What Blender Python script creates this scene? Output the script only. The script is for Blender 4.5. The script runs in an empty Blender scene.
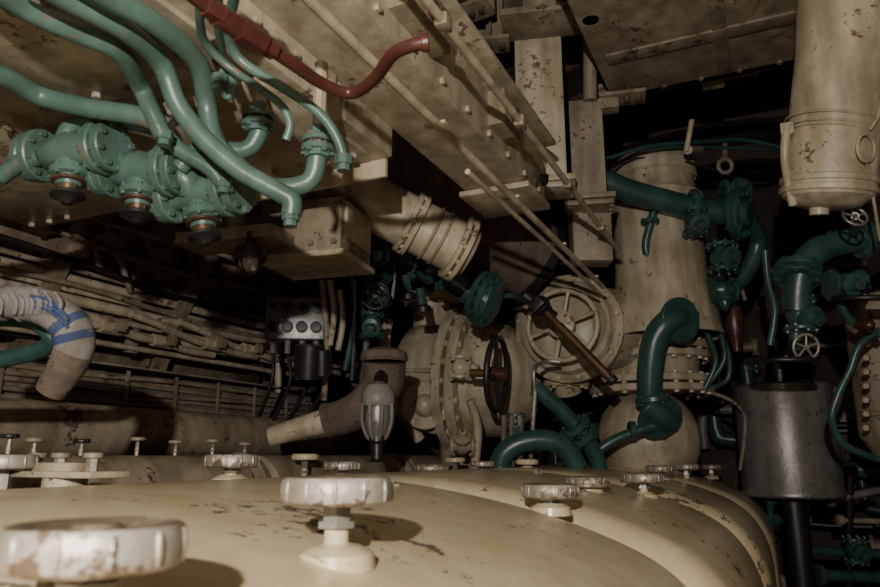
import bpy, bmesh, math, random
from mathutils import Vector, Matrix
random.seed(7)
F=700.0
CAM=Vector((0,0,2.0))
yaw=math.radians(25); pit=math.radians(13)
X=Vector((1,0,0)); Y=Vector((0,1,0)); Z=Vector((0,0,1))
CR=Vector((math.cos(yaw),math.sin(yaw),0)); FH=Vector((-math.sin(yaw),math.cos(yaw),0))
CF=FH*math.cos(pit)+Z*math.sin(pit); CU=-FH*math.sin(pit)+Z*math.cos(pit)
def ray(u,v): return CF+CR*((u-440)/F)-CU*((v-293.5)/F)
def P(u,v,d): return CAM+ray(u,v)*d
def PX(u,v,x):
    r=ray(u,v); return CAM+r*((x-CAM.x)/r.x)
def PY(u,v,y):
    r=ray(u,v); return CAM+r*((y-CAM.y)/r.y)

# ---------------- materials
def paint(name,base,dark,chip,chipamt=0.35,rough=0.45,scale=6,metal=0.0,bump=0.25,cscale=34,grime=.5):
    m=bpy.data.materials.new(name); m.use_nodes=True
    n=m.node_tree.nodes; l=m.node_tree.links; b=n['Principled BSDF']
    tc=n.new('ShaderNodeTexCoord')
    n1=n.new('ShaderNodeTexNoise'); n1.inputs['Scale'].default_value=scale; n1.inputs['Detail'].default_value=10; n1.inputs['Roughness'].default_value=0.7
    r1=n.new('ShaderNodeValToRGB'); r1.color_ramp.elements[0].position=0.34; r1.color_ramp.elements[1].position=0.60
    r1.color_ramp.elements[0].color=(*dark,1); r1.color_ramp.elements[1].color=(*base,1)
    n2=n.new('ShaderNodeTexNoise'); n2.inputs['Scale'].default_value=cscale; n2.inputs['Detail'].default_value=8; n2.inputs['Roughness'].default_value=0.7
    nm=n.new('ShaderNodeTexNoise'); nm.inputs['Scale'].default_value=scale*.8; nm.inputs['Detail'].default_value=3
    ad=n.new('ShaderNodeMath'); ad.operation='MULTIPLY_ADD'; ad.inputs[1].default_value=1.1
    r2=n.new('ShaderNodeValToRGB'); t=0.75-chipamt*0.12
    r2.color_ramp.elements[0].position=t; r2.color_ramp.elements[1].position=t+0.025
    mx=n.new('ShaderNodeMixRGB'); mx.inputs['Color2'].default_value=(*chip,1)
    mp=n.new('ShaderNodeMapping'); mp.inputs['Scale'].default_value=(16,16,2.2)
    n4=n.new('ShaderNodeTexNoise'); n4.inputs['Scale'].default_value=1.0; n4.inputs['Detail'].default_value=6
    r4=n.new('ShaderNodeValToRGB'); r4.color_ramp.elements[0].position=.36; r4.color_ramp.elements[1].position=.64
    g=1-grime*.45
    r4.color_ramp.elements[0].color=(g,g*.94,g*.86,1); r4.color_ramp.elements[1].color=(1,1,1,1)
    mu=n.new('ShaderNodeMixRGB'); mu.blend_type='MULTIPLY'; mu.inputs['Fac'].default_value=1
    for q in (n1,n2,nm,mp): l.new(tc.outputs['Object'],q.inputs['Vector'])
    l.new(mp.outputs['Vector'],n4.inputs['Vector']); l.new(n4.outputs['Fac'],r4.inputs['Fac'])
    su=n.new('ShaderNodeMath'); su.operation='MULTIPLY_ADD'; su.inputs[1].default_value=.8; su.inputs[2].default_value=-.45
    l.new(nm.outputs['Fac'],su.inputs[0]); l.new(n2.outputs['Fac'],ad.inputs[0]); l.new(su.outputs[0],ad.inputs[2])
    l.new(n1.outputs['Fac'],r1.inputs['Fac']); l.new(ad.outputs[0],r2.inputs['Fac'])
    l.new(r1.outputs['Color'],mu.inputs['Color1']); l.new(r4.outputs['Color'],mu.inputs['Color2'])
    l.new(mu.outputs['Color'],mx.inputs['Color1']); l.new(r2.outputs['Color'],mx.inputs['Fac'])
    l.new(mx.outputs['Color'],b.inputs['Base Color'])
    bp=n.new('ShaderNodeBump'); bp.inputs['Strength'].default_value=bump; bp.inputs['Distance'].default_value=0.006
    l.new(n2.outputs['Fac'],bp.inputs['Height']); l.new(bp.outputs['Normal'],b.inputs['Normal'])
    b.inputs['Roughness'].default_value=rough; b.inputs['Metallic'].default_value=metal
    return m
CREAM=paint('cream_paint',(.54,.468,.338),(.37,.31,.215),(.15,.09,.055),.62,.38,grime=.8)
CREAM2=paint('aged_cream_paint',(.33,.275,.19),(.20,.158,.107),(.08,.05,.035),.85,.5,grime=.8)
ENG=paint('engine_cream_enamel',(.60,.50,.33),(.50,.405,.255),(.12,.10,.07),.75,.26,scale=4,cscale=30,bump=.12,grime=.2)
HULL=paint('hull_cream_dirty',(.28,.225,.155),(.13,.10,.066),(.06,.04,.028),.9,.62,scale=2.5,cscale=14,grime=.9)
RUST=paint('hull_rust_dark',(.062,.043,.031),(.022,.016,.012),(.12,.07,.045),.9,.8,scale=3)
TEAL=paint('teal_enamel',(.098,.172,.140),(.062,.122,.098),(.15,.12,.085),.62,.31,scale=9,cscale=44,grime=.6)
TEALD=paint('dark_teal_enamel',(.036,.094,.082),(.022,.062,.054),(.07,.055,.04),.6,.31,scale=9,grime=.6)
RED=paint('red_oxide_paint',(.085,.026,.020),(.050,.016,.013),(.03,.015,.012),.3,.35)
STEEL=paint('worn_steel',(.40,.38,.34),(.22,.19,.15),(.14,.09,.05),.5,.4,metal=.6)
RUSTY=paint('worn_knob_steel',(.47,.43,.37),(.27,.225,.17),(.16,.11,.07),1.15,.38,scale=18,metal=.4,cscale=50)
KTOP=paint('rusted_knob_face',(.19,.145,.10),(.10,.068,.045),(.36,.31,.24),1.0,.5,scale=16,metal=.3,cscale=45)
BLACK=paint('black_iron',(.020,.018,.017),(.010,.009,.009),(.05,.03,.02),.3,.4)
GREY=paint('grey_enamel',(.20,.195,.17),(.13,.12,.105),(.05,.04,.035),.35,.45)
SILV=paint('dull_grey_sheet',(.24,.235,.22),(.15,.145,.135),(.07,.06,.05),.6,.34,metal=.3,scale=7)
BRASS=paint('aged_brass',(.19,.115,.06),(.09,.055,.03),(.05,.03,.02),.5,.38,metal=.6)
LAG=paint('lagging_cloth',(.15,.112,.082),(.075,.056,.042),(.03,.02,.015),.6,.9,scale=12,bump=.9)
RAGW=paint('grey_cloth',(.23,.215,.195),(.115,.10,.085),(.07,.05,.038),.9,.95,scale=14,bump=.9)
RAGB=paint('blue_cloth',(.040,.068,.155),(.025,.042,.095),(.10,.09,.085),.8,.95,scale=14,bump=.9)
FLOORM=paint('oily_floor_plate',(.03,.026,.022),(.015,.013,.011),(.06,.035,.02),.5,.5)
GLASS=paint('lamp_glass',(.4,.4,.35),(.3,.3,.25),(.2,.2,.2),.1,.12)

# ---------------- mesh builder
def frame(a):
    a=Vector(a).normalized(); return a.to_track_quat('Z','Y').to_matrix()
class Obj:
    def __init__(s,name): s.name=name; s.bm=bmesh.new(); s.mats=[]
    def mi(s,m):
        if m not in s.mats: s.mats.append(m)
        return s.mats.index(m)
    def lathe(s,p,axis,prof,m,seg=24):
        M=frame(axis); k=s.mi(m); rings=[]
        for r,h in prof:
            if r<1e-6: rings.append([s.bm.verts.new(p+M@Vector((0,0,h)))])
            else: rings.append([s.bm.verts.new(p+M@Vector((r*math.cos(2*math.pi*i/seg),r*math.sin(2*math.pi*i/seg),h))) for i in range(seg)])
        for a,b in zip(rings,rings[1:]):
            if len(a)==1 and len(b)==1: continue
            for i in range(seg):
                j=(i+1)%seg
                if len(a)==1: vs=[a[0],b[j],b[i]]
                elif len(b)==1: vs=[a[i],a[j],b[0]]
                else: vs=[a[i],a[j],b[j],b[i]]
                f=s.bm.faces.new(vs); f.material_index=k
    def cyl(s,a,b,r,m,seg=20,r2=None):
        a=Vector(a);b=Vector(b);h=(b-a).length
        if r2 is None:r2=r
        s.lathe(a,b-a,[(0,0),(r,0),(r2,h),(0,h)],m,seg)
    def disc(s,p,axis,r,th,m,seg=28,bev=.15):
        e=th*bev
        s.lathe(p-Vector(axis).normalized()*th/2,axis,[(0,0),(r-e,0),(r,e),(r,th-e),(r-e,th),(0,th)],m,seg)
    def sph(s,p,r,m,axis=Z,sc=1.0,seg=20):
        pr=[(r*math.sin(math.pi*i/12),-r*sc*math.cos(math.pi*i/12)) for i in range(13)]
        pr[0]=(0,-r*sc);pr[-1]=(0,r*sc)
        s.lathe(p,axis,pr,m,seg)
    def tube(s,pts,r,m,seg=12,sub=8,smooth=True):
        pts=[Vector(p) for p in pts]; n=len(pts)
        rr=r if isinstance(r,(list,tuple)) else [r]*n
        Q=[];R=[]
        if smooth and n>2:
            for i in range(n-1):
                p0=pts[max(i-1,0)];p1=pts[i];p2=pts[i+1];p3=pts[min(i+2,n-1)]
                for j in range(sub):
                    t=j/sub
                    Q.append(.5*((2*p1)+(p2-p0)*t+(2*p0-5*p1+4*p2-p3)*t*t+(3*p1-p0-3*p2+p3)*t**3))
                    R.append(rr[i]*(1-t)+rr[i+1]*t)
            Q.append(pts[-1]);R.append(rr[-1])
        else: Q=pts;R=rr
        k=s.mi(m); T=(Q[1]-Q[0]).normalized(); N=T.orthogonal().normalized(); rings=[]
        for i,q in enumerate(Q):
            t=(Q[min(i+1,len(Q)-1)]-Q[max(i-1,0)])
            if t.length<1e-9: t=T
            t=t.normalized(); N=(N-t*N.dot(t)).normalized(); B=t.cross(N)
            rings.append([s.bm.verts.new(q+(N*math.cos(2*math.pi*a/seg)+B*math.sin(2*math.pi*a/seg))*R[i]) for a in range(seg)])
        for a,b in zip(rings,rings[1:]):
            for i in range(seg):
                j=(i+1)%seg; f=s.bm.faces.new([a[i],a[j],b[j],b[i]]); f.material_index=k
        for rg,rev in ((rings[0],True),(rings[-1],False)):
            f=s.bm.faces.new(rg[::-1] if rev else rg); f.material_index=k
    def box(s,lo,hi,m,R=None,c=None,bev=.006):
        lo=Vector(lo);hi=Vector(hi);k=s.mi(m)
        if c is None: c=(lo+hi)/2; h=(hi-lo)/2
        else: h=(hi-lo)/2
        h=Vector([abs(q) for q in h])
        R=R or Matrix.Identity(3)
        vs=[s.bm.verts.new(c+R@Vector((x*h.x,y*h.y,z*h.z))) for x in(-1,1) for y in(-1,1) for z in(-1,1)]
        fs=[s.bm.faces.new([vs[i] for i in q]) for q in((0,1,3,2),(4,6,7,5),(0,4,5,1),(2,3,7,6),(0,2,6,4),(1,5,7,3))]
        for f in fs:f.material_index=k
        if bev>0:
            es=set(e for f in fs for e in f.edges)
            r=bmesh.ops.bevel(s.bm,geom=list(es),offset=min(bev,min(h)*.5),segments=2,affect='EDGES',profile=.6)
            for f in r['faces']: f.material_index=k
    def obox(s,c,size,m,R=None,bev=.006):
        sz=Vector(size)/2; s.box(-sz,sz,m,R=R,c=Vector(c),bev=bev)
    def torus(s,p,axis,R,r,m,seg=32,ss=10):
        M=frame(axis);k=s.mi(m);g=[]
        for i in range(seg):
            a=2*math.pi*i/seg
            g.append([s.bm.verts.new(p+M@Vector(((R+r*math.cos(2*math.pi*j/ss))*math.cos(a),(R+r*math.cos(2*math.pi*j/ss))*math.sin(a),r*math.sin(2*math.pi*j/ss)))) for j in range(ss)])
        for i in range(seg):
            for j in range(ss):
                a=g[i];b=g[(i+1)%seg]; f=s.bm.faces.new([a[j],b[j],b[(j+1)%ss],a[(j+1)%ss]]); f.material_index=k
    def bolts(s,p,axis,R,n,br,bh,m,both=True):
        M=frame(axis); ax=Vector(axis).normalized()
        for i in range(n):
            a=2*math.pi*(i+.5)/n; q=p+M@Vector((R*math.cos(a),R*math.sin(a),0))
            if both: s.cyl(q-ax*bh,q+ax*bh,br,m,6)
            else: s.cyl(q,q+ax*bh,br,m,6)
    def flange(s,p,axis,R,th,m,n=8,bm_=None):
        s.disc(p,axis,R,th,m)
        s.bolts(p,axis,R*.82,n,R*.085+.003,th/2+R*.07+.003,bm_ or m)
    def wheel(s,p,axis,R,m,r=None,sp=5,hub=None):
        r=r or R*.09; M=frame(axis);ax=Vector(axis).normalized()
        s.torus(p,axis,R,r,m)
        s.cyl(p-ax*R*.12,p+ax*R*.14,R*.2,hub or m,14)
        for i in range(sp):
            a=2*math.pi*i/sp+.3
            s.cyl(p+M@Vector((R*.15*math.cos(a),R*.15*math.sin(a),-R*.02)),p+M@Vector((R*math.cos(a),R*math.sin(a),0)),r*.75,m,8)
    def valve(s,c,pax,sax,r,m,wm=None,wr=None,L=2.6,stem=3.2,hub=None):
        pa=Vector(pax).normalized(); sa=Vector(sax).normalized()
        s.lathe(c-pa*r*L*.5,pa,[(r*.75,0),(r*.78,r*L*.15),(r*1.15,r*L*.35),(r*1.25,r*L*.5),(r*1.15,r*L*.65),(r*.78,r*L*.85),(r*.75,r*L)],m,20)
        s.flange(c-pa*r*L*.5,pa,r*1.55,r*.38,m,8); s.flange(c+pa*r*L*.5,pa,r*1.55,r*.38,m,8)
        s.lathe(c,sa,[(r*.95,0),(r*.9,r*1.3),(r*1.15,r*1.35),(r*1.15,r*1.65),(r*.7,r*1.75),(r*.5,r*2.2),(r*.55,r*2.3),(r*.5,r*2.55),(0,r*2.6)],m,18)
        s.bolts(c+sa*r*1.5,sa,r*.98,6,r*.13,r*.28,m)
        s.cyl(c+sa*r*2.3,c+sa*r*(stem*1.12 if wm else 2.8),r*.16,BRASS,10)
        if wm: s.wheel(c+sa*r*stem,sa,wr or r*1.6,wm,hub=hub)
    def done(s,parent=None):
        bmesh.ops.recalc_face_normals(s.bm,faces=s.bm.faces[:])
        me=bpy.data.meshes.new(s.name); s.bm.to_mesh(me); s.bm.free()
        for m in s.mats: me.materials.append(m)
        for p in me.polygons: p.use_smooth=True
        me.set_sharp_from_angle(angle=math.radians(38))
        xs=[v.co for v in me.vertices]; c=Vector([(min(v[i] for v in xs)+max(v[i] for v in xs))/2 for i in range(3)])
        me.transform(Matrix.Translation(-c)); o=bpy.data.objects.new(s.name,me); o.location=c
        bpy.context.scene.collection.objects.link(o); return o

# ---------------- room shell (pressure hull barrel)
HC=Vector((-.2,0,1.5)); HR=2.6; Y0=-2.0; Y1=5.7
def arc(name,a0,a1,y0,y1,m,n=20,ny=10,R=HR,th=.04):
    o=Obj(name);k=o.mi(m)
    def pt(a,y,r): return Vector((HC.x+r*math.cos(a),y,HC.z+r*math.sin(a)))
    g=[[ [o.bm.verts.new(pt(math.radians(a0+(a1-a0)*i/n),y0+(y1-y0)*j/ny,r)) for j in range(ny+1)] for i in range(n+1)] for r in (R,R+th)]
    for q in g:
        for i in range(n):
            for j in range(ny):
                f=o.bm.faces.new([q[i][j],q[i+1][j],q[i+1][j+1],q[i][j+1]]);f.material_index=k
    return o
o=arc('wall_left',145,216,Y0,Y1,HULL); o.done()
o=arc('wall_right',-36,35,Y0,Y1,HULL); o.done()
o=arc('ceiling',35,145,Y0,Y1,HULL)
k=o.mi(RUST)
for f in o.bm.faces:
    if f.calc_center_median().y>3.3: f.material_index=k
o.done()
o=Obj('floor'); o.box((-2.3,Y0,-.06),(1.9,Y1,-.01),FLOORM,bev=0)
o.done()
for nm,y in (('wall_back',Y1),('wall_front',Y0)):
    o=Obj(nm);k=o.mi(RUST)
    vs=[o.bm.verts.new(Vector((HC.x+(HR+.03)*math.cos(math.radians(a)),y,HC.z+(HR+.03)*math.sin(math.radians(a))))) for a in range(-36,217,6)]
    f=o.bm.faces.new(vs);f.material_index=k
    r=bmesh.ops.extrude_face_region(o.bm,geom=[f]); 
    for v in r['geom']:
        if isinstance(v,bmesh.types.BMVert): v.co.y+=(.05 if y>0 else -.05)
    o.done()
o=Obj('hull_frames')
for y in [ .4,1.05,1.7,2.35,3.0,3.65,4.3,4.95]:
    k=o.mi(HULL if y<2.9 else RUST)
    for r0,r1,w in ((HR-.11,HR-.005,.014),(HR-.125,HR-.11,.08)):
        rings=[]
        for a in range(-30,211,6):
            ca,sa=math.cos(math.radians(a)),math.sin(math.radians(a))
            rings.append([o.bm.verts.new(Vector((HC.x+r*ca,y+yy*w/2,HC.z+r*sa))) for r,yy in ((r0,-1),(r0,1),(r1,1),(r1,-1))])
        for A,B in zip(rings,rings[1:]):
            for i in range(4):
                f=o.bm.faces.new([A[i],A[(i+1)%4],B[(i+1)%4],B[i]]);f.material_index=k
o.done()
# ---------------- engine
ZC=2.0
prof=[(-1.36,-.75),(-1.36,-.3),(-1.33,-.15),(-1.25,-.085),(-1.1,-.052),(-.8,-.052),(-.6,-.072),(-.45,-.100),(-.32,-.135),(-.2,-.185),(-.125,-.25),(-.08,-.34),(-.065,-.45),(-.06,-.75)]
def zs(x):
    for a,b in zip(prof,prof[1:]):
        if a[0]<=x<=b[0] and b[0]>a[0]: return ZC+a[1]+(b[1]-a[1])*(x-a[0])/(b[0]-a[0])
    return ZC-.1
def cover(o,y0,y1,dx=0.0,Rr=.13):
    pts=[Vector((a+dx*(a>-.7),0,ZC+b)) for a,b in prof]
    Q=[]
    for i in range(len(pts)-1):
        p0=pts[max(i-1,0)];p1=pts[i];p2=pts[i+1];p3=pts[min(i+2,len(pts)-1)]
        for j in range(4):
            t=j/4; Q.append(.5*((2*p1)+(p2-p0)*t+(2*p0-5*p1+4*p2-p3)*t*t+(3*p1-p0-3*p2+p3)*t**3))
    Q.append(pts[-1]); k=o.mi(ENG); rings=[]
    st=[]
    for j in range(11):
        a=math.pi/2*j/10; st.append((y0+Rr*(1-math.cos(a)),Rr*(1-math.sin(a))))
    for j in range(10,-1,-1):
        a=math.pi/2*j/10; st.append((y1-Rr*(1-math.cos(a)),Rr*(1-math.sin(a))))
    for y,ins in st:
        rg=[]
        for i,q in enumerate(Q):
            t=(Q[min(i+1,len(Q)-1)]-Q[max(i-1,0)]).normalized(); nrm=Vector((-t.z,0,t.x))
            rg.append(o.bm.verts.new(q-nrm*ins*1.0+Vector((0,y,0))))
        rings.append(rg)
    for A,B in zip(rings,rings[1:]):
        for i in range(len(A)-1):
            f=o.bm.faces.new([A[i],A[i+1],B[i+1],B[i]]);f.material_index=k
    for rg in (rings[0],rings[-1]):
        f=o.bm.faces.new(rg);f.material_index=k
o=Obj('diesel_engine')
ys=[(-.5,1.50,-.018),(1.49,2.50,.006),(2.50,3.40,.02),(3.40,4.2,.03)]
for a,b,dx in ys: cover(o,a,b,dx)
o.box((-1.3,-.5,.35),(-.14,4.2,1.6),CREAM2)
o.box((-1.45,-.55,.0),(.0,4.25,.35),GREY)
for a,b,dx in ys:
    o.box((-.14,a+.08,.7),(-.11,b-.08,1.22),CREAM2)
    o.box((-.13,a+.05,1.26),(-.07,b-.05,1.31),CREAM)
    for i in range(4):
        yy=a+.1+(b-a-.2)*i/3
        o.cyl((-.11,yy,.75),(-.09,yy,.75),.015,STEEL,6); o.cyl((-.11,yy,1.17),(-.09,yy,1.17),.015,STEEL,6)
    o.cyl((-.06,b-.01,.4),(-.06,b-.01,1.58),.014,CREAM,10)
    for xx in (-1.2,-.72):
        q=Vector((xx,b-.2,zs(xx)-.004)); o.disc(q,Z,.022,.014,ENG); o.cyl(q,q+Z*.018,.010,STEEL,6)
o.done()
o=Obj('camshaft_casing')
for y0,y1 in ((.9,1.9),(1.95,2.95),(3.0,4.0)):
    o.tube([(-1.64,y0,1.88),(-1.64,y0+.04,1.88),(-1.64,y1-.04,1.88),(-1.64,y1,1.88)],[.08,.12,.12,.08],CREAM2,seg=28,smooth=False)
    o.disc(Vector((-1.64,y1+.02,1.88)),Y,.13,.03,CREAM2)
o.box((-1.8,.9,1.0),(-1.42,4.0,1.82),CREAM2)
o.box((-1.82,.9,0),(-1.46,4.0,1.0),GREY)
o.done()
# knobs
def knob(u,v,w,D=.12,mat=RUSTY,base=None):
    d=F*D/w; c=P(u,v,d); R=D/2; o=Obj('valve_cap_knob')
    zb=base if base is not None else zs(c.x)
    n=36; th=D*.24
    o.lathe(c,Z,[(0,-th*.45),(R*.5,-th*.5),(R*.88,-th*.5),(R*.97,-th*.38),(R,-th*.1),(R*.985,th*.3),(R*.93,th*.47)],mat,n)
    top=KTOP if mat is RUSTY else mat
    o.lathe(c,Z,[(R*.93,th*.47),(R*.88,th*.50),(R*.7,th*.46),(R*.62,th*.34),(R*.3,th*.34),(R*.24,th*.5),(0,th*.55)],top,n)
    for i in range(12):
        a=2*math.pi*i/12; q=c+Vector((math.cos(a),math.sin(a),0))*R*.972
        o.sph(q,R*.055,mat,Z,th*.40/(R*.055),10)
    h=c.z-zb
    if h>.02:
        o.cyl(c-Z*(th*.5+h*.3),c-Z*th*.4,R*.27,STEEL,6)
        o.lathe(Vector((c.x,c.y,zb-.014)),Z,[(R*.72,0),(R*.68,.016),(R*.42,.024),(R*.36,h*.35),(R*.22,h*.4),(R*.22,h)],ENG,20)
        o.cyl(Vector((c.x,c.y,zb+h*.42)),Vector((c.x,c.y,zb+h*.52)),R*.36,STEEL,6)
    o.done()
for k in [(95,545,176),(338,490,110),(550,491,58),(588,482,43),(643,478,39),(660,469,28),(686,467,25),(711,467,20),(232,461,54),(5,462,62),
          (343,466,38),(432,468,33)]: knob(*k)
for k in [(305,457,26),(322,461,22),(455,460,20),(482,464,24),(527,462,22),(565,464,18),(612,463,16)]: knob(*k,D=.09,mat=ENG if k[0]%2 else RUSTY)
for u,v in [(10,436),(35,440),(82,441),(138,439),(176,442),(213,441),(245,444)]:
    c=PX(u,v+2,-1.64)
    if .9<c.y<4: knob(u,v,F*.042/((c-CAM).dot(CF)),D=.042,base=1.985,mat=random.choice([CREAM2,BLACK,CREAM2]))
o=Obj('rocker_bracket')
c=P(66,474,1.35)
o.obox(c,(.24,.09,.012),CREAM); o.obox(c+Vector((-.03,0,.012)),(.13,.05,.02),CREAM)
for dx in(-.09,-.02,.07): o.cyl(c+Vector((dx,-.0,0)),c+Vector((dx,0,.035)),.011,RUSTY,6); o.disc(c+Vector((dx,0,.035)),Z,.018,.010,CREAM2)
o.cyl(c-Z*.08,c,.04,CREAM)
o.done()

# ---------------- overhead casing upper left
C=P(393,158,1.9)
o=Obj('overhead_ventilation_casing')
o.box((C.x-1.45,-1.0,C.z),(C.x,C.y,C.z+.62),CREAM,bev=.01)
zb=C.z
o.box((C.x-.62,C.y-.5,zb-.012),(C.x-.04,C.y-.06,zb+.01),CREAM)
o.box((C.x-1.40,C.y-.62,zb-.012),(C.x-.70,C.y-.03,zb+.01),CREAM)
o.box((C.x-.62,C.y-1.2,zb-.012),(C.x-.04,C.y-.56,zb+.01),CREAM)
for i in range(7):
    for yy in(C.y-.09,C.y-.47,C.y-.6): 
        q=Vector((C.x-.07-.085*i,yy,zb-.012)); o.cyl(q,q-Z*.012,.010,RUSTY if i%3==0 else CREAM,6)
for i in range(8):
    for yy in(C.y-.07,C.y-.58):
        q=Vector((C.x-.74-.09*i,yy,zb-.012)); o.cyl(q,q-Z*.012,.010,CREAM,6)
o.box((C.x-.005,C.y-.9,zb+.03),(C.x+.012,C.y-.3,zb+.30),CREAM)
for i in range(5):
    for zz in(.05,.28):
        q=Vector((C.x+.012,C.y-.33-.13*i,zb+zz)); o.cyl(q,q+X*.010,.009,CREAM,6)
o.box((C.x-.5,C.y-.005,zb-.05),(C.x-.02,C.y+.01,zb+.1),CREAM)
o.done()

# ---------------- teal manifold
o=Obj('overhead_valve_manifold')
D=1.55
def elev(v): return .225+.9744*(293.5-v)/F
def Q(u,v,d=D,lim=.735):
    e=elev(v)
    if e>.05: d=min(d,lim/e)
    return P(u,v,d)
def mvalve(u0,v0,u1,v1,r=.040,d=D):
    a=Q(u0,v0,d+.03);b=Q(u1,v1,d-.02);ax=(b-a).normalized();mid=(a+b)/2;L=(b-a).length
    o.lathe(a,ax,[(r*.8,0),(r*.85,L*.2),(r*1.15,L*.5),(r*.85,L*.8),(r*.8,L)],TEAL,20)
    o.flange(a,ax,r*1.5,.022,TEAL,8); o.flange(b,ax,r*1.5,.022,TEAL,8)
    o.flange(a-ax*.026,ax,r*1.4,.02,TEAL,8); o.flange(b+ax*.026,ax,r*1.4,.02,TEAL,8)
    return mid
for (a,hw) in (((42,156,102,148),(70,182)),((114,172,170,170),(138,205)),((174,197,228,190),(208,220))):
    m=mvalve(*a); h=Q(hw[0],hw[1],D-.02); ax=(h-m).normalized(); ax=(ax+(-Z)*1.0).normalized()
    o.lathe(m,ax,[(.035,0),(.034,.045),(.042,.047),(.042,.060),(.03,.064),(.026,.085),(0,.086)],TEAL,18)
    o.bolts(m+ax*.053,ax,.037,6,.005,.013,TEAL)
    o.lathe(m+ax*.066,ax,[(.030,0),(.036,.003),(.036,.009),(.024,.012),(.022,.03),(.012,.032)],BRASS,18)
    o.cyl(m+ax*.09,m+ax*.125,.007,BLACK,8)
    o.lathe(m+ax*.098,ax,[(0,0),(.030,.0),(.036,.004),(.036,.010),(.02,.016),(.012,.026),(0,.026)],BLACK,14)
    for sgn in(-1,1):
        s_=ax.cross(Y).normalized()*sgn*.022
        o.cyl(m+ax*.06+s_,m+ax*.11+s_*.8,.005,BLACK,8)
o.tube([Q(0,177),Q(18,165),Q(40,157)],.019,TEAL,16)
o.tube([Q(-70,200),Q(-30,185),Q(0,177)],.019,TEAL,16)
o.tube([Q(172,172,1.53),Q(186,180,1.53),Q(190,192,1.54)],.03,TEAL,16)
o.tube([Q(104,148),Q(112,160),Q(108,170)],.035,TEAL,16)
T=[([(-40,-40),(18,5),(70,30),(118,52),(140,86),(152,112),(163,136)],.0185,1.42),
   ([(20,-30),(62,-3),(122,28),(160,62),(178,105),(205,140),(240,170),(275,190),(291,200),(291,214)],.0195,1.36),
   ([(-60,60),(0,75),(40,96),(90,108),(140,116),(170,128)],.0205,1.46),
   ([(70,-30),(108,-2),(150,20),(196,60),(206,100),(214,140),(240,168),(268,186),(298,186),(313,176),(318,150)],.0195,1.40),
   ([(200,-50),(199,0),(204,40),(228,66),(262,90),(282,106),(290,124),(286,140)],.0080,1.33),
   ([(238,-50),(234,-2),(228,30),(240,60),(290,92),(322,116),(338,140),(344,160)],.0095,1.30),
   ([(222,-50),(219,0),(218,30),(226,62),(234,88),(226,96),(222,70)],.007,1.36),
   ([(160,128),(180,150),(210,168),(224,186)],.017,1.47),
   ([(60,150),(70,128),(95,120),(130,122),(165,130)],.019,1.56),
   ([(180,168),(200,150),(244,150),(258,135),(260,120)],.019,1.50)]
for pts,r,d in T:
    o.tube([Q(u,v,d,.77-r-.02) for u,v in pts],r,TEAL,16)
for (u,v,d,up) in ((165,132,1.42,0),(291,212,1.36,0),(318,150,1.40,1),(344,156,1.30,0),(258,125,1.5,1),(224,180,1.47,0),(220,76,1.36,0)):
    c=Q(u,v,d); R=.026 if up else .017
    for i in range(3 if up else 1): o.cyl(c+Z*(-.018+.024*i),c+Z*(.0+.024*i),R*(1-.12*i),TEAL if i!=1 else KTOP,8)
    if up: o.flange(c+Z*.0,Z,.034,.012,TEAL,6); o.flange(c+Z*.018,Z,.034,.01,TEAL,6,KTOP); o.cyl(c+Z*.03,Vector((c.x,c.y,zb)),.014,CREAM,8)
    else: o.cyl(c-Z*.03,c,R*.75,TEAL,8)
o.done()
o=Obj('red_oxide_pipe')
def RQ(u,v,d): return Q(u,v,d,.62)
o.tube([RQ(u,v,d) for u,v,d in ((150,-40,1.5),(205,5,1.5),(245,32,1.5),(290,62,1.5),(325,85,1.5),(352,93,1.5),(375,78,1.5),(392,55,1.52),(410,46,1.6),(425,43,1.72))],.0108,RED,16)
a=RQ(238,28,1.5);b=RQ(262,43,1.5);ax=(b-a).normalized()
o.cyl(a,b,.021,RED,6); o.cyl(a-ax*.04,a,.017,RED,16); o.cyl(b,b+ax*.025,.016,RED,6); o.disc(RQ(425,43,1.72),CR+CU*.1,.014,.012,RED)
a=RQ(205,5,1.5);o.cyl(a,a+ax*.03,.016,RED,6)
o.done()

# ---------------- longitudinal girder
G=P(545,205,2.5); G2=P(480,195,2.5)
o=Obj('longitudinal_girder')
o.box((G2.x,.3,G.z),(G.x,G.y,G.z+.22),CREAM)
o.box((G2.x-.02,G.y-.25,G.z-.02),(G.x+.02,G.y,G.z),CREAM)
o.box((G.x-.02,G.y-1.2,G.z+.22),(G.x+.05,G.y,G.z+.235),CREAM)
for i in range(9):
    q=Vector((G.x,G.y-.08-.16*i,G.z+.19)); o.cyl(q,q+X*.010,.010,CREAM,6)
    q=Vector((G.x,G.y-.08-.16*i,G.z+.03)); o.cyl(q,q+X*.010,.010,CREAM,6)
for yy,w in((1.15,.22),(1.75,.14)):
    o.box((G.x-.01,yy,G.z+.06),(G.x+.05,yy+w,G.z+.17),CREAM2)
    o.cyl((G.x+.05,yy+w/2,G.z+.11),(G.x+.065,yy+w/2,G.z+.11),.02,RED,12)
o.done()
o=Obj('girder_conduits')
for (u,v,d,r,y0) in ((603,287,3.0,.0100,.5),(597,291,3.0,.0075,1.5),(618,250,3.1,.0105,.8)):
    e=P(u,v,d); o.tube([Vector((e.x,y0,e.z)),Vector((e.x,y0+.3,e.z)),Vector((e.x,2.2,e.z+.003)),e],r,CREAM,10)
e=P(603,287,3.0); e2=P(618,250,3.1)
for k in range(5):
    yy=e.y-.15-.5*k; o.obox((e.x-.01,yy,e.z+.011),(.05,.02,.007),CREAM)
    yy=e2.y-.35-.5*k; o.obox((e2.x,yy,e2.z),(.03,.03,.03),CREAM2)
o.tube([P(425,42,1.8),P(470,85,2.1),P(520,135,2.4),P(545,165,2.6)],.009,CREAM,10)
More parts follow.
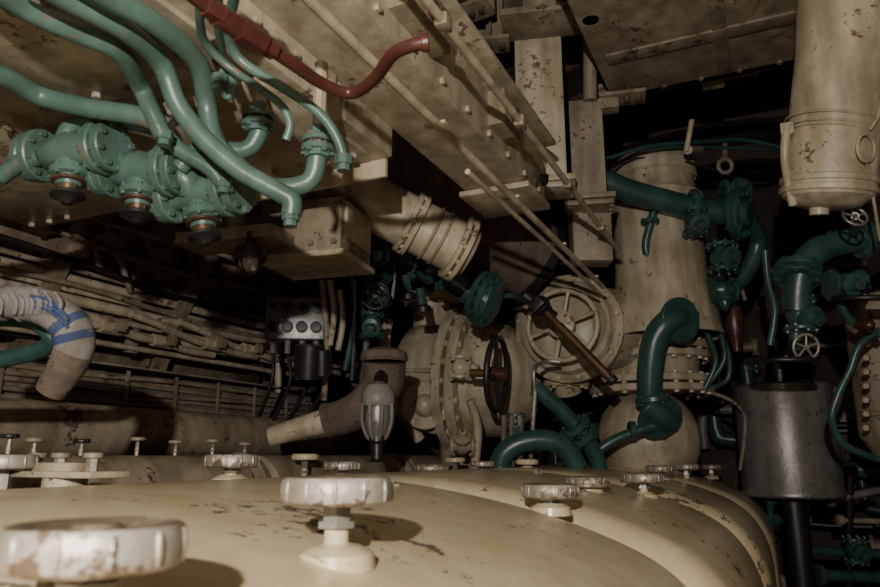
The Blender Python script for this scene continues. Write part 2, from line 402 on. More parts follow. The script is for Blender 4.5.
o.tube([P(500,168,2.45),P(520,178,2.45),P(545,180,2.5)],.022,BLACK,10)
for i in range(4): o.torus(P(508+i*9,172+i*3,2.44),CR,.028,.006,BRASS if i%2 else BLACK,16,6)
o.done()

# ---------------- column + hangers
def vcol(name,u0,u1,vb,d,ztop,depth,mat=CREAM,fl=True):
    a=P(u0,vb,d);b=P(u1,vb,d);w=(b-a).length;c=(a+b)/2;o=Obj(name)
    R=Matrix.Rotation(yaw*.6,3,'Z')
    o.obox(Vector((c.x,c.y,(a.z+ztop)/2)),(w,depth,ztop-a.z),mat,R)
    if fl:
        o.obox(Vector((c.x,c.y,a.z+.012)),(w+.07,depth+.05,.025),mat,R)
        o.obox(Vector((c.x,c.y,a.z-.016)),(w+.05,depth+.04,.022),mat,R)
        for sx in(-1,1):
            for t in(-.35,0,.35):
                q=Vector((c.x,c.y,a.z))+R@Vector((sx*(w/2+.018),depth*t,0)); o.cyl(q-Z*.03,q+Z*.03,.011,RUSTY,6)
    return o
o=vcol('support_column',519,567,188,2.9,P(540,22,2.9).z,.12)
c=P(543,22,2.9); o.obox(c,(.34,.2,.03),CREAM2,Matrix.Rotation(yaw*.6,3,'Z')); o.obox(c+Z*.3,(.16,.1,.6),CREAM2,Matrix.Rotation(yaw*.6,3,'Z')); o.done()
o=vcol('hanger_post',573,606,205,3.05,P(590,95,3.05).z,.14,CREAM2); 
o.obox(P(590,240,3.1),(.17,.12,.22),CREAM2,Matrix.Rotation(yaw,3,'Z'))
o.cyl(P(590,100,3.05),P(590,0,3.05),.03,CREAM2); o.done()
e=PY(700,84,2.95); zt=e.z; xl=PY(612,84,2.95).x
o=Obj('deckhead_plate')
o.box((xl,1.7,zt),(.9,2.95,zt+.02),CREAM2)
o.box((xl,2.9,zt-.0),(.9,2.95,zt+.12),CREAM2)
o.box((xl+.45,1.75,zt-.008),(xl+.5,2.9,zt+.002),HULL); o.box((xl+.05,2.55,zt-.01),(.85,2.62,zt+.002),HULL)
for i in range(10):
    q=Vector((xl+.08+.15*i,2.90,zt)); o.cyl(q-Z*.010,q,.011,HULL,6)
for xx in (xl+.05,.3,.85): o.cyl((xx,2.3,zt),(xx,2.3,zt+.28),.03,HULL)
o.done()
def bracket(u,v,d,w,h,ang,mat=CREAM2):
    o=Obj('ceiling_bracket');c=P(u,v,d);R=Matrix.Rotation(ang,3,'Z')
    o.obox(c,(w,.12,.018),mat,R); o.obox(c+R@Vector((0,.05,.05)),(w,.015,.11),mat,R)
    o.obox(c-Z*.03+R@Vector((-w*.3,0,0)),(.09,.07,.05),mat,R)
    # triangular gusset
    k=o.mi(mat); g=[o.bm.verts.new(c+R@Vector(q)) for q in ((w*.1,.04,.01),(w*.1,.04,.2),(w*.1,-.06,.01),(w*.1+.012,.04,.01),(w*.1+.012,.04,.2),(w*.1+.012,-.06,.01))]
    for q in ((0,1,2),(3,5,4),(0,3,4,1),(1,4,5,2),(2,5,3,0)):
        f=o.bm.faces.new([g[i] for i in q]); f.material_index=k
    for s_ in(-.3,.1,.35):
        q=c+R@Vector((w*s_,-.02,0)); o.cyl(q-Z*.03,q+Z*.02,.014,KTOP,6)
    dx=c.x-HC.x; zt_=HC.z+math.sqrt(max(.1,HR**2-dx*dx))
    q=c+R@Vector((w*.2,.05,0)); o.obox(Vector((q.x,q.y,(c.z+zt_)/2)),(w*.35,.02,zt_-c.z),mat,R)
    o.done()
for b in ((484,45,3.0,.22,.1,.3),(470,12,2.9,.18,.1,-.1),(585,22,3.0,.26,.10,.6),(622,98,3.1,.2,.13,.2),(730,72,3.1,.24,.06,.1)): bracket(*b)
# ---------------- diagonal cream pipe
o=Obj('exhaust_branch_pipe')
a=P(300,165,2.45);b=P(462,250,2.55);ax=(b-a).normalized();L=(b-a).length
o.tube([P(240,140,2.5),a,b],.098,CREAM,28,smooth=False)
for t,R in((.66,.118),(.70,.118),(.96,.124),(1.0,.124)): 
    o.disc(a+(b-a)*t,ax,R,.018,CREAM)
o.bolts(a+(b-a)*.68,ax,.108,12,.009,.018,CREAM)
o.bolts(a+(b-a)*.98,ax,.114,12,.009,.018,CREAM)
o.cyl(b,b+ax*.03,.09,CREAM2)
for t in(.80,.86): o.torus(a+(b-a)*t,ax,.099,.006,CREAM2)
o.done()
o=Obj('exhaust_trunk')
a=P(360,150,3.2);b=P(535,262,3.45);ax=(b-a).normalized()
o.tube([a,b],.2,LAG,28,smooth=False)
for t in(.25,.5,.75): o.torus(a+(b-a)*t,ax,.202,.008,LAG)
o.disc(b,ax,.22,.04,BLACK)
o.done()
o=Obj('junction_casing')
R=Matrix.Rotation(yaw*.35,3,'Z')
c=P(318,238,2.35)
o.obox(c,(.28,.25,.18),CREAM2,R); o.obox(c-Z*.095,(.31,.27,.02),CREAM,R)
o.obox(c+R@Vector((.145,0,.02)),(.012,.2,.12),CREAM,R)
for i in range(4): o.cyl(c+R@Vector((-.12+.08*i,-.127,-.06)),c+R@Vector((-.12+.08*i,-.14,-.06)),.01,STEEL,6)
o.obox(P(235,240,2.2),(.34,.14,.04),CREAM2,R); o.cyl(P(235,240,2.2),P(235,200,2.2)+Z*.25,.03,CREAM2)
o.cyl(c,Vector((c.x,c.y,3.1)),.04,CREAM2)
o.done()
o=Obj('bulkhead_lamp')
c=P(250,258,2.1); o.lathe(c,-Z,[(.045,-.03),(.05,0),(.045,.01)],BLACK); o.sph(c-Z*.010,.034,GLASS); o.cyl(c,c+Z*.08,.015,BLACK)
o.torus(c-Z*.015,Y,.038,.003,BLACK,20,6);o.torus(c-Z*.015,X,.038,.003,BLACK,20,6); o.done()

o=Obj('cable_gland_box')
c=PX(296,320,-1.95); R=Matrix.Rotation(math.radians(32),3,'Z'); d=(c-CAM).dot(CF); w=58*d/F;h=42*d/F
o.obox(c,(w,.10,h),SILV,R,bev=.01)
for i in range(4):
    for j in range(2):
        q=c+R@Vector((w*(-.36+.24*i),-.05,h*(-.22+.46*j)));ax=R@Vector((0,-1,0))
        o.lathe(q,ax,[(w*.10,0),(w*.10,.022),(w*.07,.027)],SILV,16); o.lathe(q+ax*.02,ax,[(w*.072,0),(0,0.001)],BLACK,16)
for i in range(4):
    q=c+R@Vector((w*(-.36+.24*i),0,-h*.5)); o.cyl(q,q-Z*.06,.014,GREY,8); o.tube([q-Z*.05,q-Z*.2+X*.02*i,q-Z*.45+R@Vector((-.1,0.1,0))],.009,BLACK,8)
o.obox(c+R@Vector((0,.12,0)),(w*.5,.16,h*.5),CREAM2,R)
o.done()

# ---------------- left wall pipe runs
o=Obj('hull_pipe_run')
for v,r,m in ((250,.010,CREAM2),(261,.018,CREAM),(273,.012,CREAM),(284,.022,CREAM),(298,.012,CREAM),(310,.018,CREAM),(326,.012,CREAM)):
    s_=PX(0,v,-2.42); e=Vector((-2.42,4.6,s_.z))
    if v in(261,284):
        e=PX(268,327 if v==261 else 338,-2.42); o.tube([Vector((s_.x,-.5,s_.z)),s_,Vector((e.x,e.y-.2,s_.z)),e,e+Vector((.02,.06,-.08)),e+Vector((.03,.08,-.3))],r,m,12)
    else: o.tube([Vector((s_.x,-.5,s_.z)),e],r,m,12,smooth=False)
for y in (.9,2.1,3.3):
    a=PX(0,250,-2.42).z;b=PX(0,320,-2.42).z
    o.box((-2.46,y,b-.04),(-2.43,y+.05,a+.05),CREAM2); o.box((-2.56,y,(a+b)/2-.03),(-2.44,y+.05,(a+b)/2+.03),CREAM2)
o.done()
o=Obj('hull_branch_fittings')
for i,(u,v) in enumerate([(115,328),(165,342),(215,345),(252,350)]):
    c=PX(u,v,-2.36)
    o.tube([c-Y*.5+Z*.06,c-Y*.35+Z*.04,c-Y*.12,c,c+Y*.12-Z*.02,c+Y*.3-Z*.02],.016,CREAM,10)
    o.cyl(c-Y*.07,c+Y*.03,.028,CREAM,8); o.cyl(c-Y*.02,c+X*.06-Y*.02,.018,CREAM,8); o.cyl(c+X*.05-Y*.02,c+X*.07-Y*.02,.026,CREAM2,6)
    o.cyl(c-Y*.32+Z*.035,c-Y*.26+Z*.025,.025,CREAM2,6)
o.done()
o=Obj('cable_bundle')
for i in range(11):
    z=PX(0,360+i*4,-2.38).z; pts=[]
    for j in range(12):
        y=-.4+j*.45; pts.append(Vector((-2.38+.012*math.sin(i*1.7+j)+(.03 if i%2 else 0),y,z+.006*math.sin(j*2.1+i))))
    o.tube(pts,.0095,CREAM2 if i%4 else GREY,8,sub=3)
for j in range(16):
    y=.2+.26*j; a=PX(0,356,-2.38).z;b=PX(0,406,-2.38).z
    o.box((-2.335,y,b),(-2.330,y+.018,a),CREAM2,bev=.002)
o.box((-2.62,-.4,a+.012),(-2.33,4.5,a+.02),CREAM2,bev=.002)
o.done()
o=Obj('ballast_pipe')
z=PX(0,428,-2.1).z
o.tube([Vector((-2.1,-.4,z)),Vector((-2.1,4.6,z))],.09,CREAM2,24,smooth=False)
for y in(1.2,3.0): o.disc(Vector((-2.1,y,z)),Y,.12,.04,CREAM2); o.cyl((-2.1,y+.2,z),(-2.5,y+.2,z),.03,CREAM2); 
o.done()
o=Obj('hull_cable_harness')
for i in range(7):
    z0=2.0+.35+.09*i; pts=[]
    for j in range(10):
        y=.2+.4*j; zz=z0+.02*math.sin(j*1.3+i); xx=HC.x-math.sqrt(max(.01,(HR-.14)**2-(zz-HC.z)**2)); pts.append(Vector((xx,y,zz)))
    o.tube(pts,.011,[CREAM2,BLACK,HULL][i%3],8,sub=3)
for (u,v) in ((40,225),(110,240),(160,255),(75,250),(60,215)):
    c=PX(u,v,-2.35); pts=[c,c+Vector((.02,.1,.08)),c+Vector((0,.2,.02)),c+Vector((-.03,.3,-.1))]
    o.tube(pts,.012,CREAM2,8); o.obox(c,(.06,.09,.05),CREAM2)
o.done()

# ---------------- cloth wrapped hose at left
o=Obj('cloth_wrapped_hose')
d=1.35
pts=[(-60,304),(0,302),(25,303),(50,310),(70,326),(75,345),(66,368),(50,392)]
rr=[.03,.032,.034,.035,.036,.036,.033,.027]
W=[P(u,v,d) for u,v in pts]
o.tube(W[:7],rr[:7],RAGW,18); o.tube([P(74,352,d),P(66,368,d),P(50,392,d)],[.0362,.0345,.028],LAG,18)
o.tube([P(66,321,d),P(71,328,d)],.0372,RAGB,18,smooth=False); o.tube([P(73,333,d),P(75,341,d)],.0374,RAGB,18,smooth=False)
for i in range(3): o.tube([P(30,296+i*5,d-.035),P(46,299+i*5,d-.037),P(60,309+i*5,d-.037),P(68,320+i*4,d-.036)],.0035,RAGB,8)
for (t,u,v) in ((0,5,302),(1,22,303),(2,40,306)): o.torus(P(u,v,d),CR,.0335,.004,RAGW,20,6)
random.seed(3)
for i in range(12):
    u=random.uniform(-5,55); o.tube([P(u,289+random.uniform(0,8),d-.03),P(u+6,302,d-.037),P(u+4,314,d-.034)],.004,RAGW,6)
o.done()
o=Obj('teal_drain_pipe')
o.tube([P(-60,318,1.42),P(0,318,1.42),P(35,322,1.42),P(52,338,1.42),P(40,350,1.44),P(0,360,1.46),P(-60,372,1.46)],.018,TEALD,16); o.done()

# ---------------- lagged elbow + lamp
o=Obj('lagged_elbow_pipe')
o.tube([P(270,437,2.6),P(300,428,2.6),P(330,420,2.6)],[.035,.042,.05],CREAM,20)
o.tube([P(325,421,2.6),P(348,415,2.6),P(368,402,2.6),P(382,384,2.6),P(384,362,2.6)],[.06,.066,.07,.078,.082],LAG,22)
o.lathe(P(384,362,2.6),Z,[(.082,0),(.09,.01),(.085,.035),(.05,.05),(0,.055)],LAG,24)
o.disc(P(328,420,2.6),P(330,420,2.6)-P(270,437,2.6),.065,.03,LAG)
o.done()
o=Obj('caged_inspection_lamp')
c=P(378,394,2.35); s_=.82
def sc(pr): return [(a*s_*1.05,b*s_) for a,b in pr]
o.lathe(c,-Z,sc([(.02,-.05),(.05,-.035),(.065,0),(.068,.03),(.06,.05),(.05,.05)]),GREY)
o.lathe(c,-Z,sc([(.048,.04),(.05,.1),(.042,.15),(.03,.17),(0,.17)]),SILV)
for i in range(8):
    a=2*math.pi*i/8; v_=Vector((math.cos(a),math.sin(a),0)); o.tube([c+(v_*.064-Z*.04)*s_,c+(v_*.064-Z*.11)*s_,c+(v_*.048-Z*.16)*s_,c+(v_*.034-Z*.18)*s_],.006,GREY,6)
o.lathe(c-Z*.17*s_,-Z,sc([(.035,0),(.035,.02),(.025,.03),(.022,.09),(.03,.1),(0,.1)]),BLACK)
o.tube([c+Z*.03,c+Z*.05+CF*.1,P(384,380,2.55)],.02,BLACK,10)
o.done()

# ---------------- central sea valve
o=Obj('main_induction_valve')
d=3.7
def lathev(u,pts,m,seg=36):
    base=P(u,pts[0][0],d)
    zz=[P(u,v,d) for v,_ in pts]; o.lathe(Vector((base.x,base.y,0)),Z,[(r*d/F,z.z) for (v,r),z in zip(pts,zz)],m,seg)
lathev(652,[(160,0),(160,30),(164,37),(170,37),(172,41),(182,41),(184,37),(200,40),(205,45),(215,45),(220,41),(290,43),(330,49),(345,53)],CREAM)
ctr=P(648,350,d)
for v,R in((350,60),(359,60),(383,60),(392,60)):
    q=P(645,v,d); o.disc(Vector((ctr.x,ctr.y,q.z)),Z,R*d/F,.036,CREAM)
o.bolts(Vector((ctr.x,ctr.y,P(645,354.5,d).z)),Z,55*d/F,22,.014,.052,CREAM)
o.bolts(Vector((ctr.x,ctr.y,P(645,387.5,d).z)),Z,55*d/F,22,.014,.052,CREAM)
q0=P(645,358,d).z;q1=P(645,385,d).z
o.lathe(Vector((ctr.x,ctr.y,0)),Z,[(50*d/F,q0),(47*d/F,(q0+q1)/2),(50*d/F,q1)],CREAM)
pz=P(640,440,d); o.sph(Vector((ctr.x-.03,ctr.y,pz.z)),.26,CREAM,seg=32); o.cyl(Vector((ctr.x-.03,ctr.y,0)),Vector((ctr.x-.03,ctr.y,pz.z)),.2,CREAM2,28)
o.bolts(P(652,210,d),Z,.228,18,.011,.04,CREAM); o.bolts(P(652,177,d),Z,.207,18,.010,.036,CREAM)
ax=(-Y*.95-X*.1+CR*.1).normalized()
wc=P(562,325,3.25); bc=P(568,328,3.45)
o.cyl(bc,P(640,330,3.7),.21,CREAM,28)
o.lathe(bc-ax*.15,ax,[(.20,0),(.22,.06),(.22,.1),(.27,.11),(.27,.15),(.255,.16),(.235,.17),(.22,.21),(.17,.24),(.10,.26),(0,.27)],CREAM,36)
o.bolts(bc+ax*.0,ax,.250,16,.012,.03,CREAM)
o.cyl(bc,wc+ax*.03,.04,CREAM); o.wheel(wc,ax,.165,CREAM,r=.013,sp=6)
o.lathe(wc,ax,[(.06,-.02),(.065,.03),(.04,.045),(0,.05)],CREAM,20)
o.cyl(P(541,300,3.7),P(538,238,3.7),.07,CREAM,20); o.disc(P(541,296,3.7),Z,.11,.03,CREAM)
o.cyl(P(541,300,3.7),P(560,340,3.7),.09,CREAM)
o.obox(P(525,330,3.75),(.1,.2,.3),CREAM,Matrix.Rotation(yaw,3,'Z'))
o.cyl(P(568,392,3.6),P(560,350,3.55),.07,CREAM); o.flange(P(566,384,3.58),Z,.12,.03,CREAM,8)
o.done()
o=Obj('flanged_strainer_casing')
d=3.75; ax=(CR*.93+CF*-.1-CF*.28).normalized(); c=P(462,378,d)
r0=68*d/F
o.disc(c,ax,r0*1.08,.05,CREAM,40); o.disc(c+ax*.07,ax,r0*1.08,.05,CREAM,40)
o.bolts(c+ax*.035,ax,r0*.99,24,.016,.075,CREAM)
o.lathe(c-ax*.33,ax,[(0,-.06),(r0*.45,-.03),(r0*.75,.06),(r0*.88,.18),(r0*.9,.33)],CREAM,40)
o.lathe(c,ax,[(r0*.85,.08),(r0*.8,.25),(r0*.5,.4),(.15,.42)],CREAM,36)
for i in range(6):
    a=2*math.pi*i/6; M=frame(ax); v1=M@Vector((math.cos(a),math.sin(a),0)); o.tube([c-ax*.36+v1*r0*.4,c-ax*.2+v1*r0*.82,c-ax*.03+v1*r0*.95],.012,CREAM,8)
q=P(425,405,3.45); o.cyl(q,q+CF*.4,.09,CREAM); o.flange(q,CF,.12,.03,CREAM,10); o.sph(q,.06,CREAM)
q=P(432,300,3.7); o.cyl(q,q-Z*.15,.1,CREAM); o.flange(q,Z,.16,.03,CREAM,12)
o.cyl(c-Z*.3,Vector((c.x,c.y,0)),.12,CREAM2)
o.tube([P(388,320,3.7),P(385,350,3.65),P(395,400,3.6),P(420,440,3.6)],.03,CREAM,12)
o.done()

o=Obj('valve_lever')
a=P(540,306,2.95);b=P(612,380,2.75); ax=(b-a).normalized()
o.cyl(a,b,.014,BRASS,14); o.cyl(a+ax*.12,b-ax*.02,.019,BRASS,14); o.cyl(b-ax*.01,b+ax*.012,.022,BLACK,14)
o.sph(a,.045,BLACK); o.obox(a,(.12,.06,.05),BLACK,frame(ax)); o.cyl(a-CR*.07+CU*.05,a+CR*.06-CU*.05,.026,BLACK,10)
o.cyl(a,P(552,320,3.3),.022,BLACK)
o.tube([a,P(527,300,3),P(515,296,3.1),P(500,296,3.1)],.012,TEALD,8)
o.done()

o=Obj('teal_gate_valve')
d=3.0
o.tube([P(375,235,2.95),P(398,245,d),P(412,262,d),P(440,272,d),P(468,290,d),P(486,300,d)],[.035,.045,.055,.058,.058,.058],TEALD,20)
ax=(CR*.85-CF*.45-CU*.3).normalized()
o.flange(P(488,301,2.97),ax,.115,.025,TEALD,12); o.flange(P(481,297,2.99),ax,.115,.025,TEALD,12)
o.lathe(P(490,302,2.96),ax,[(.09,0),(.085,.02),(.04,.035),(0,.04)],TEALD)
o.valve(P(430,270,2.95),CR-CU*.4,CU-CR*.3-CF*.3,.048,TEALD,None)
for (u,v) in ((405,275),(420,288)): o.cyl(P(u,v,2.9),P(u+3,v+18,2.9),.02,TEALD,8); o.lathe(P(u+3,v+18,2.9),-Z,[(.03,0),(.035,.01),(.03,.03),(0,.035)],BLACK,12)
o.done()
o=Obj('black_handwheel_valve')
w=P(497,374,3.0); ax=(CR*.93-CF*.36).normalized()
o.wheel(w,ax,.155,BLACK,r=.013,sp=4,hub=RED); o.cyl(w-ax*.12,w,.018,BRASS); o.valve(w-ax*.16+CF*.2,Z,ax,.035,CREAM,None); o.cyl(w-ax*.05,w+ax*.04,.03,RED)
o.done()
o=Obj('teal_discharge_elbow')
d=3.2
o.tube([P(682,318,d+.05),P(668,322,d),P(655,340,d),P(650,370,d),P(651,400,d),P(660,415,d),P(668,420,d+.03)],.058,TEALD,22)
ax1=(CR*.35-CF*.9+CU*.1).normalized()
o.flange(P(680,320,d+.0),ax1,.105,.025,TEALD,8); o.flange(P(660,418,d+.0),(-Z*.5-CF+CR*.2).normalized(),.105,.025,TEALD,8)
o.flange(P(653,400,d),Z+CR*-.1,.08,.025,TEALD,8)
o.tube([P(670,300,d+.1),P(678,285,d+.2),P(660,272,d+.2),P(646,250,d+.2),P(650,225,d+.2),P(655,208,d+.2)],.02,TEALD,12)
o.tube([P(655,270,d+.2),P(690,295,d+.2),P(715,325,d+.3),P(728,352,d+.3),P(728,378,d+.3),P(712,388,d+.3)],.014,TEALD,10)
o.flange(P(650,222,d+.2),Z,.045,.02,TEALD,6)
o.tube([P(660,424,d),P(640,430,d),P(615,440,d),P(598,452,d),P(592,470,d)],.024,TEALD,12)
o.disc(P(632,430,d),CR,.04,.03,TEALD)
o.done()
o=Obj('teal_crossover_pipe')
d=3.35
o.tube([P(596,178,d),P(625,190,d),P(660,200,d),P(700,210,d),P(735,214,d)],.058,TEALD,22)
o.flange(P(742,214,d),CR-CF*.9,.12,.03,TEALD,10); o.flange(P(737,214,d),CR-CF*.9,.125,.025,TEALD,10); o.disc(P(744,214,d-.04),CR-CF*.9,.06,.06,TEALD)
o.flange(P(692,208,d),CR+Z*-.1,.09,.03,TEALD,8)
o.tube([P(745,215,d),P(758,240,d+.1),P(745,275,d+.1),P(725,290,d+.1)],.04,TEALD,14)
o.valve(P(722,258,3.3),Z,-CF+CR*.2,.045,TEALD,None)
o.valve(P(722,290,3.35),CR,-Z-CF*.3,.04,TEALD,None)
o.valve(P(695,222,3.3),Z,-CF-Z*.3,.04,TEALD,None)
o.valve(P(735,192,3.45),CR,-CF+Z*.3,.04,TEALD,None)
o.tube([P(610,158,3.4),P(650,146,3.4),P(700,142,3.5),P(745,140,3.6),P(790,150,3.6)],.011,TEALD,10)
o.tube([P(600,160,3.4),P(640,150,3.4),P(700,147,3.5),P(775,150,3.6)],.008,TEALD,10)
for i in range(2): o.tube([P(700+i*14,300,3.4),P(706+i*14,330,3.4),P(716+i*8,360,3.4),P(705,388,3.4)],.014,TEALD,10)
o.done()
o=Obj('red_actuator')
c=P(733,308,3.5); o.lathe(c,-Z,[(0,0),(.04,0),(.045,.03),(.045,.12),(.03,.15),(.02,.22),(0,.23)],RED); o.cyl(c,c+Z*.2,.02,STEEL)
o.done()
o=Obj('ceiling_hook_lever')
o.cyl(P(686,152,3.3),P(692,120,3.3),.013,CREAM); o.cyl(P(688,150,3.3),P(700,150,3.5),.02,CREAM); o.torus(P(725,166,3.5),-CF,.034,.011,CREAM2); o.cyl(P(725,159,3.5),P(725,145,3.6),.015,CREAM2)
o.done()

o=Obj('cooling_water_pipework')
o.tube([P(498,475,2.9),P(503,455,2.9),P(520,443,2.9),P(545,440,2.9),P(565,448,2.9),P(578,468,2.9)],.043,TEALD,18)
o.tube([P(535,388,3.1),P(552,402,3.1),P(570,420,3.1),P(590,445,3.1),P(600,470,3.1)],.036,TEALD,16)
o.flange(P(575,427,3.1),P(590,445,3.1)-P(570,420,3.1),.075,.03,TEALD,8); o.flange(P(583,437,3.1),P(590,445,3.1)-P(570,420,3.1),.075,.03,TEALD,8)
o.tube([P(535,395,3.0),P(534,370,3.0),P(545,362,3.1),P(560,362,3.1)],.009,STEEL,8)
o.tube([P(535,390,3.0),P(533,420,3.0),P(530,470,3.0)],.011,STEEL,8)
o.valve(P(515,425,3.0),Z,-CF,.03,TEALD,None)
o.valve(P(462,445,3.1),CR,-CF+Z,.035,CREAM2,None)
for u in (504,512,520): o.cyl(P(u,415,2.95),P(u,460,2.95),.013,STEEL,8)
o.tube([P(470,400,3.1),P(478,430,3.1),P(474,470,3.1)],.02,CREAM,10)
o.done()

o=Obj('oil_filter_cluster')
for (u,v,r) in ((380,252,.045),(378,290,.04),(372,325,.035)):
    o.valve(P(u,v,3.0),Z,-CF-Z*.2,r,TEALD,BLACK if v==290 else None,r*1.4)
for (u0,v0,u1,v1,m) in ((370,230,365,360,TEALD),(390,240,392,300,BLACK),(355,280,345,370,TEALD),(340,290,338,350,CREAM),(330,280,330,345,CREAM),(322,280,324,400,CREAM2),(383,230,350,250,TEALD),(350,250,352,380,BLACK),(362,300,360,390,BLACK)):
    o.tube([P(u0,v0,3.1),P((u0+u1)/2+4,(v0+v1)/2,3.1),P(u1,v1,3.1)],.014,m,8)
o.cyl(P(308,378,2.9),P(310,345,2.9),.06,BLACK,16); o.cyl(P(322,375,2.9),P(322,350,2.9),.04,BLACK,16)
o.done()

# ---------------- right big vertical pipe
o=Obj('ventilation_downpipe')
d=2.3; r=43*d/F
top=P(850,-120,d);bot=P(828,192,d);ax=(top-bot).normalized()
o.tube([top,P(842,60,d),bot],r,CREAM,36,smooth=False)
for t,R in ((0,1.04),(.03,1.05)): o.disc(bot+(top-bot)*t,ax,r*R,.022,CREAM)
o.lathe(bot,-ax,[(r,0),(r*.96,.02),(r*.7,.045),(r*.45,.055),(0,.06)],CREAM,32)
for v in(124,132,136): 
    q=P(829,v,d); q=bot+ax*(q-bot).dot(ax); o.torus(q,ax+CR*.12,r*1.01,.004,CREAM,36,6)
s_=P(787,130,d-.02); o.obox(s_,(.04,.04,.04),CREAM); o.tube([P(787,125,d-.03),P(785,160,d-.03),P(793,205,d)],.014,CREAM)
o.cyl(P(819,215,d),P(819,204,d),.03,CREAM)
o.torus(P(866,148,d-.16),-CF+CR*.5,.042,.005,CREAM,24,8); o.tube([P(870,130,d-.15),P(880,110,d-.15),P(884,60,d-.15)],.005,CREAM,8)
o.tube([P(866,160,d-.15),P(872,190,d-.1),P(880,240,d)],.005,CREAM,8)
o.done()
o=Obj('small_white_handwheel')
o.wheel(P(855,216,2.3),-CF+Z*.6,.038,STEEL,r=.005); o.cyl(P(855,216,2.3),P(855,232,2.6),.012,STEEL); o.done()
o=Obj('teal_suction_pipe')
d=2.7
o.tube([P(930,215,d),P(880,235,d),P(845,240,d),P(815,252,d),P(800,275,d),P(797,310,d)],.052,TEALD,22)
o.flange(P(798,270,d-.02),-Z-CR*.35-CF*.3,.085,.025,TEALD,8); o.flange(P(797,277,d),-Z-CR*.35-CF*.3,.085,.025,TEALD,8)
o.flange(P(862,238,d),CR+Z*.1,.08,.03,TEALD,8)
o.valve(P(800,315,d),Z,-CF+CR*.25-Z*.2,.042,TEALD,None)
o.valve(P(845,285,d),CR,-CF,.04,TEALD,None)
o.tube([P(797,320,d),P(795,345,d),P(790,360,d)],.025,TEALD,12)
o.wheel(P(786,360,d-.1),Z-CF*.12,.11,BLACK,r=.011); o.cyl(P(786,360,d-.1),P(795,340,d),.014,BLACK)
o.wheel(P(865,298,d-.1),Z-CF*.2,.10,BLACK,r=.010); o.cyl(P(865,298,d-.1),P(865,270,d),.014,BLACK)
o.wheel(P(806,347,d-.2),-CF,.045,STEEL,r=.006)
o.tube([P(765,250,3.0),P(768,280,3.0),P(775,310,3.0),P(770,345,3.0)],.015,TEALD,10)
o.tube([P(880,330,d),P(860,345,d),P(850,370,d),P(838,395,d),P(832,420,d),P(845,445,d),P(880,460,d)],.014,TEALD,12)
o.tube([P(835,290,d),P(850,320,d),P(880,335,d)],.016,TEALD,12)
o.done()
o=Obj('red_cock'); c=P(868,325,2.6); o.lathe(c,-CF,[(0,-.05),(.022,-.05),(.026,0),(.016,.02),(0,.03)],RED); o.cyl(c+CF*.05,P(868,322,2.9),.015,STEEL); o.done()
o=Obj('air_bottle')
c=P(905,310,3.0); b=P(905,440,3.0); r=.17
o.lathe(b,Z,[(0,-.1),(r*.7,-.07),(r,.02),(r,(c-b).z),(r*.7,(c-b).z+.09),(0,(c-b).z+.12)],CREAM2,28)
for t in(.2,.8): o.torus(b+(c-b)*t,Z,r,.012,CREAM2)
for i in range(8): o.cyl(P(868,330+i*14,2.86),P(866,330+i*14,2.8),.012,CREAM2,6)
o.cyl(Vector((b.x,b.y,0)),b,.06,CREAM2)
o.done()
# grey drum: upright cylinder with rolled rims
o=Obj('sheet_metal_drum')
c=P(787,440,3.6); r=46*3.6/F; h=.56
o.lathe(c-Z*h/2,Z,[(0,0),(r*.97,0),(r*1.02,.01),(r*1.02,.025),(r,.035),(r,h-.035),(r*1.02,h-.025),(r*1.02,h-.01),(r*.97,h),(r*.95,h-.015),(0,h-.015)],SILV,40)
o.cyl(c-Z*h/2-Z*.02,Vector((c.x,c.y,0)),.06,BLACK)
o.cyl(c+Z*h/2-Z*.02,c+Z*(h/2+.08),.04,BLACK); o.disc(c+Z*(h/2+.02)+CR*.12,Z,.03,.02,BRASS)
o.done()
o=Obj('bilge_pipework')
for (u0,v0,u1,v1,r,m) in ((770,500,772,640,.02,TEALD),(805,497,803,640,.02,TEALD),(850,470,848,640,.02,BLACK),(800,550,900,555,.025,TEALD),(775,520,810,520,.02,TEALD),(830,500,880,490,.02,GREY),(820,575,900,578,.03,TEALD),(840,520,900,522,.015,CREAM2),(868,430,880,450,.03,CREAM2)):
    o.tube([P(u0,v0,3.6),P(u1,v1,3.6)],r,m,12,smooth=False); o.disc(P(u0,v0,3.6),P(u1,v1,3.6)-P(u0,v0,3.6),r*1.8,.03,m)
o.valve(P(855,550,3.5),Z,-CF,.04,TEALD,None)
o.done()
o=Obj('bulkhead_pipework')
random.seed(11)
mats=[TEALD,BLACK,BLACK,CREAM2,GREY,TEALD]
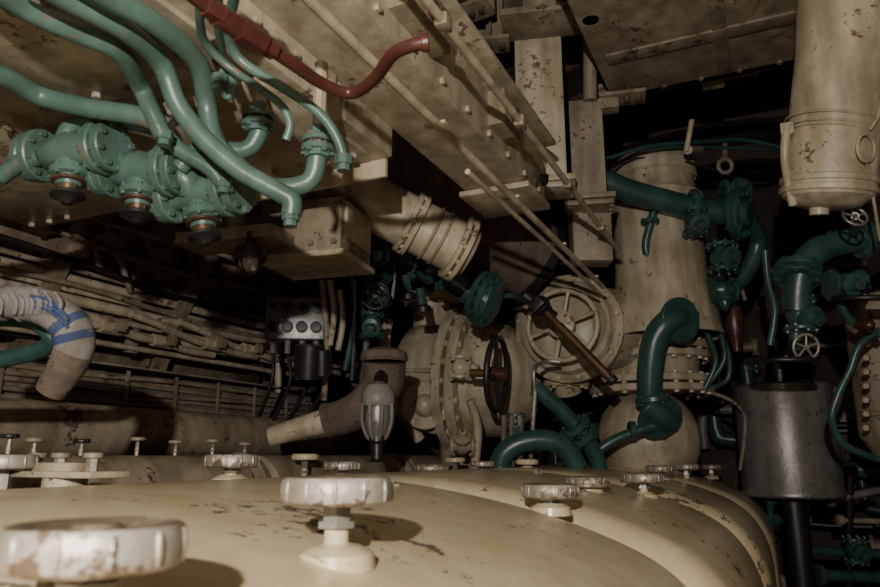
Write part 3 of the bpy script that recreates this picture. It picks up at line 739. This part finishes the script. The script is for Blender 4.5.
for i in range(60):
    y=random.uniform(4.9,5.5); x=random.uniform(-1.9,1.4); z=random.uniform(.5,2.9); r=random.choice([.012,.018,.025,.035,.05]); m=random.choice(mats)
    p=[Vector((x,y,z))]
    for j in range(3):
        q=p[-1].copy()
        if (i+j)%2: q.z+=random.choice([-1,1])*random.uniform(.2,.7)
        else: q.x+=random.choice([-1,1])*random.uniform(.15,.5)
        q.z=min(max(q.z,.3),3.0); p.append(q)
    pp=[p[0]]
    for a,b,c_ in zip(p,p[1:],p[2:]):
        pp+= [b+(a-b).normalized()*min(.07,(a-b).length*.4+.001) if (a-b).length>1e-3 else b, b+(c_-b).normalized()*min(.07,(c_-b).length*.4+.001) if (c_-b).length>1e-3 else b]
    pp.append(p[-1]); qq=[pp[0]]
    for q in pp[1:]:
        if (q-qq[-1]).length>.005: qq.append(q)
    if len(qq)>1: o.tube(qq,r,m,10,sub=4)
    if i%4==0: o.valve(qq[len(qq)//2],Z if i%2 else X,-Y,r*1.1+.015,m,None)
    o.flange(qq[0],qq[1]-qq[0],r*1.8,.025,m,6)
for (x,z,w,h) in ((.55,2.3,.35,.3),(1.0,1.2,.4,.5),(-.2,1.5,.3,.4),(.2,1.0,.3,.3),(.8,2.9,.5,.08),(.3,3.3,.8,.06)):
    o.box((x-w/2,5.45,z-h/2),(x+w/2,5.68,z+h/2),GREY)
o.done()
o=Obj('loose_cables')
for pts,r,m in (([(610,170),(640,158),(700,165),(760,190)],.006,BLACK),([(700,270),(720,300),(700,330),(715,370)],.007,BLACK),([(760,250),(800,240),(850,260)],.007,BLACK),([(700,390),(730,400),(745,420),(740,470)],.009,CREAM2),([(740,230),(735,260),(745,300)],.01,CREAM2),([(470,240),(500,262),(540,265),(600,258)],.01,TEALD)):
    o.tube([P(u,v,3.5) for u,v in pts],r,m,8)
o.done()

# ---------------- camera, light, world
cd=bpy.data.cameras.new('camera'); cam=bpy.data.objects.new('camera',cd); bpy.context.scene.collection.objects.link(cam)
cam.location=CAM; M=Matrix((CR,CU,-CF)).transposed(); cam.rotation_euler=M.to_euler()
cd.sensor_width=36; cd.lens=F*36/880; cd.clip_start=.02
cd.dof.use_dof=True; cd.dof.focus_distance=2.3; cd.dof.aperture_fstop=6.3
bpy.context.scene.camera=cam
ld=bpy.data.lights.new('flash','POINT'); ld.energy=215; ld.shadow_soft_size=.02; ld.color=(1,.95,.88)
lo=bpy.data.objects.new('flash',ld); lo.location=(.08,-.65,2.38); bpy.context.scene.collection.objects.link(lo)
w=bpy.data.worlds.new('world'); bpy.context.scene.world=w; w.use_nodes=True
w.node_tree.nodes['Background'].inputs[0].default_value=(.9,.8,.7,1); w.node_tree.nodes['Background'].inputs[1].default_value=.01
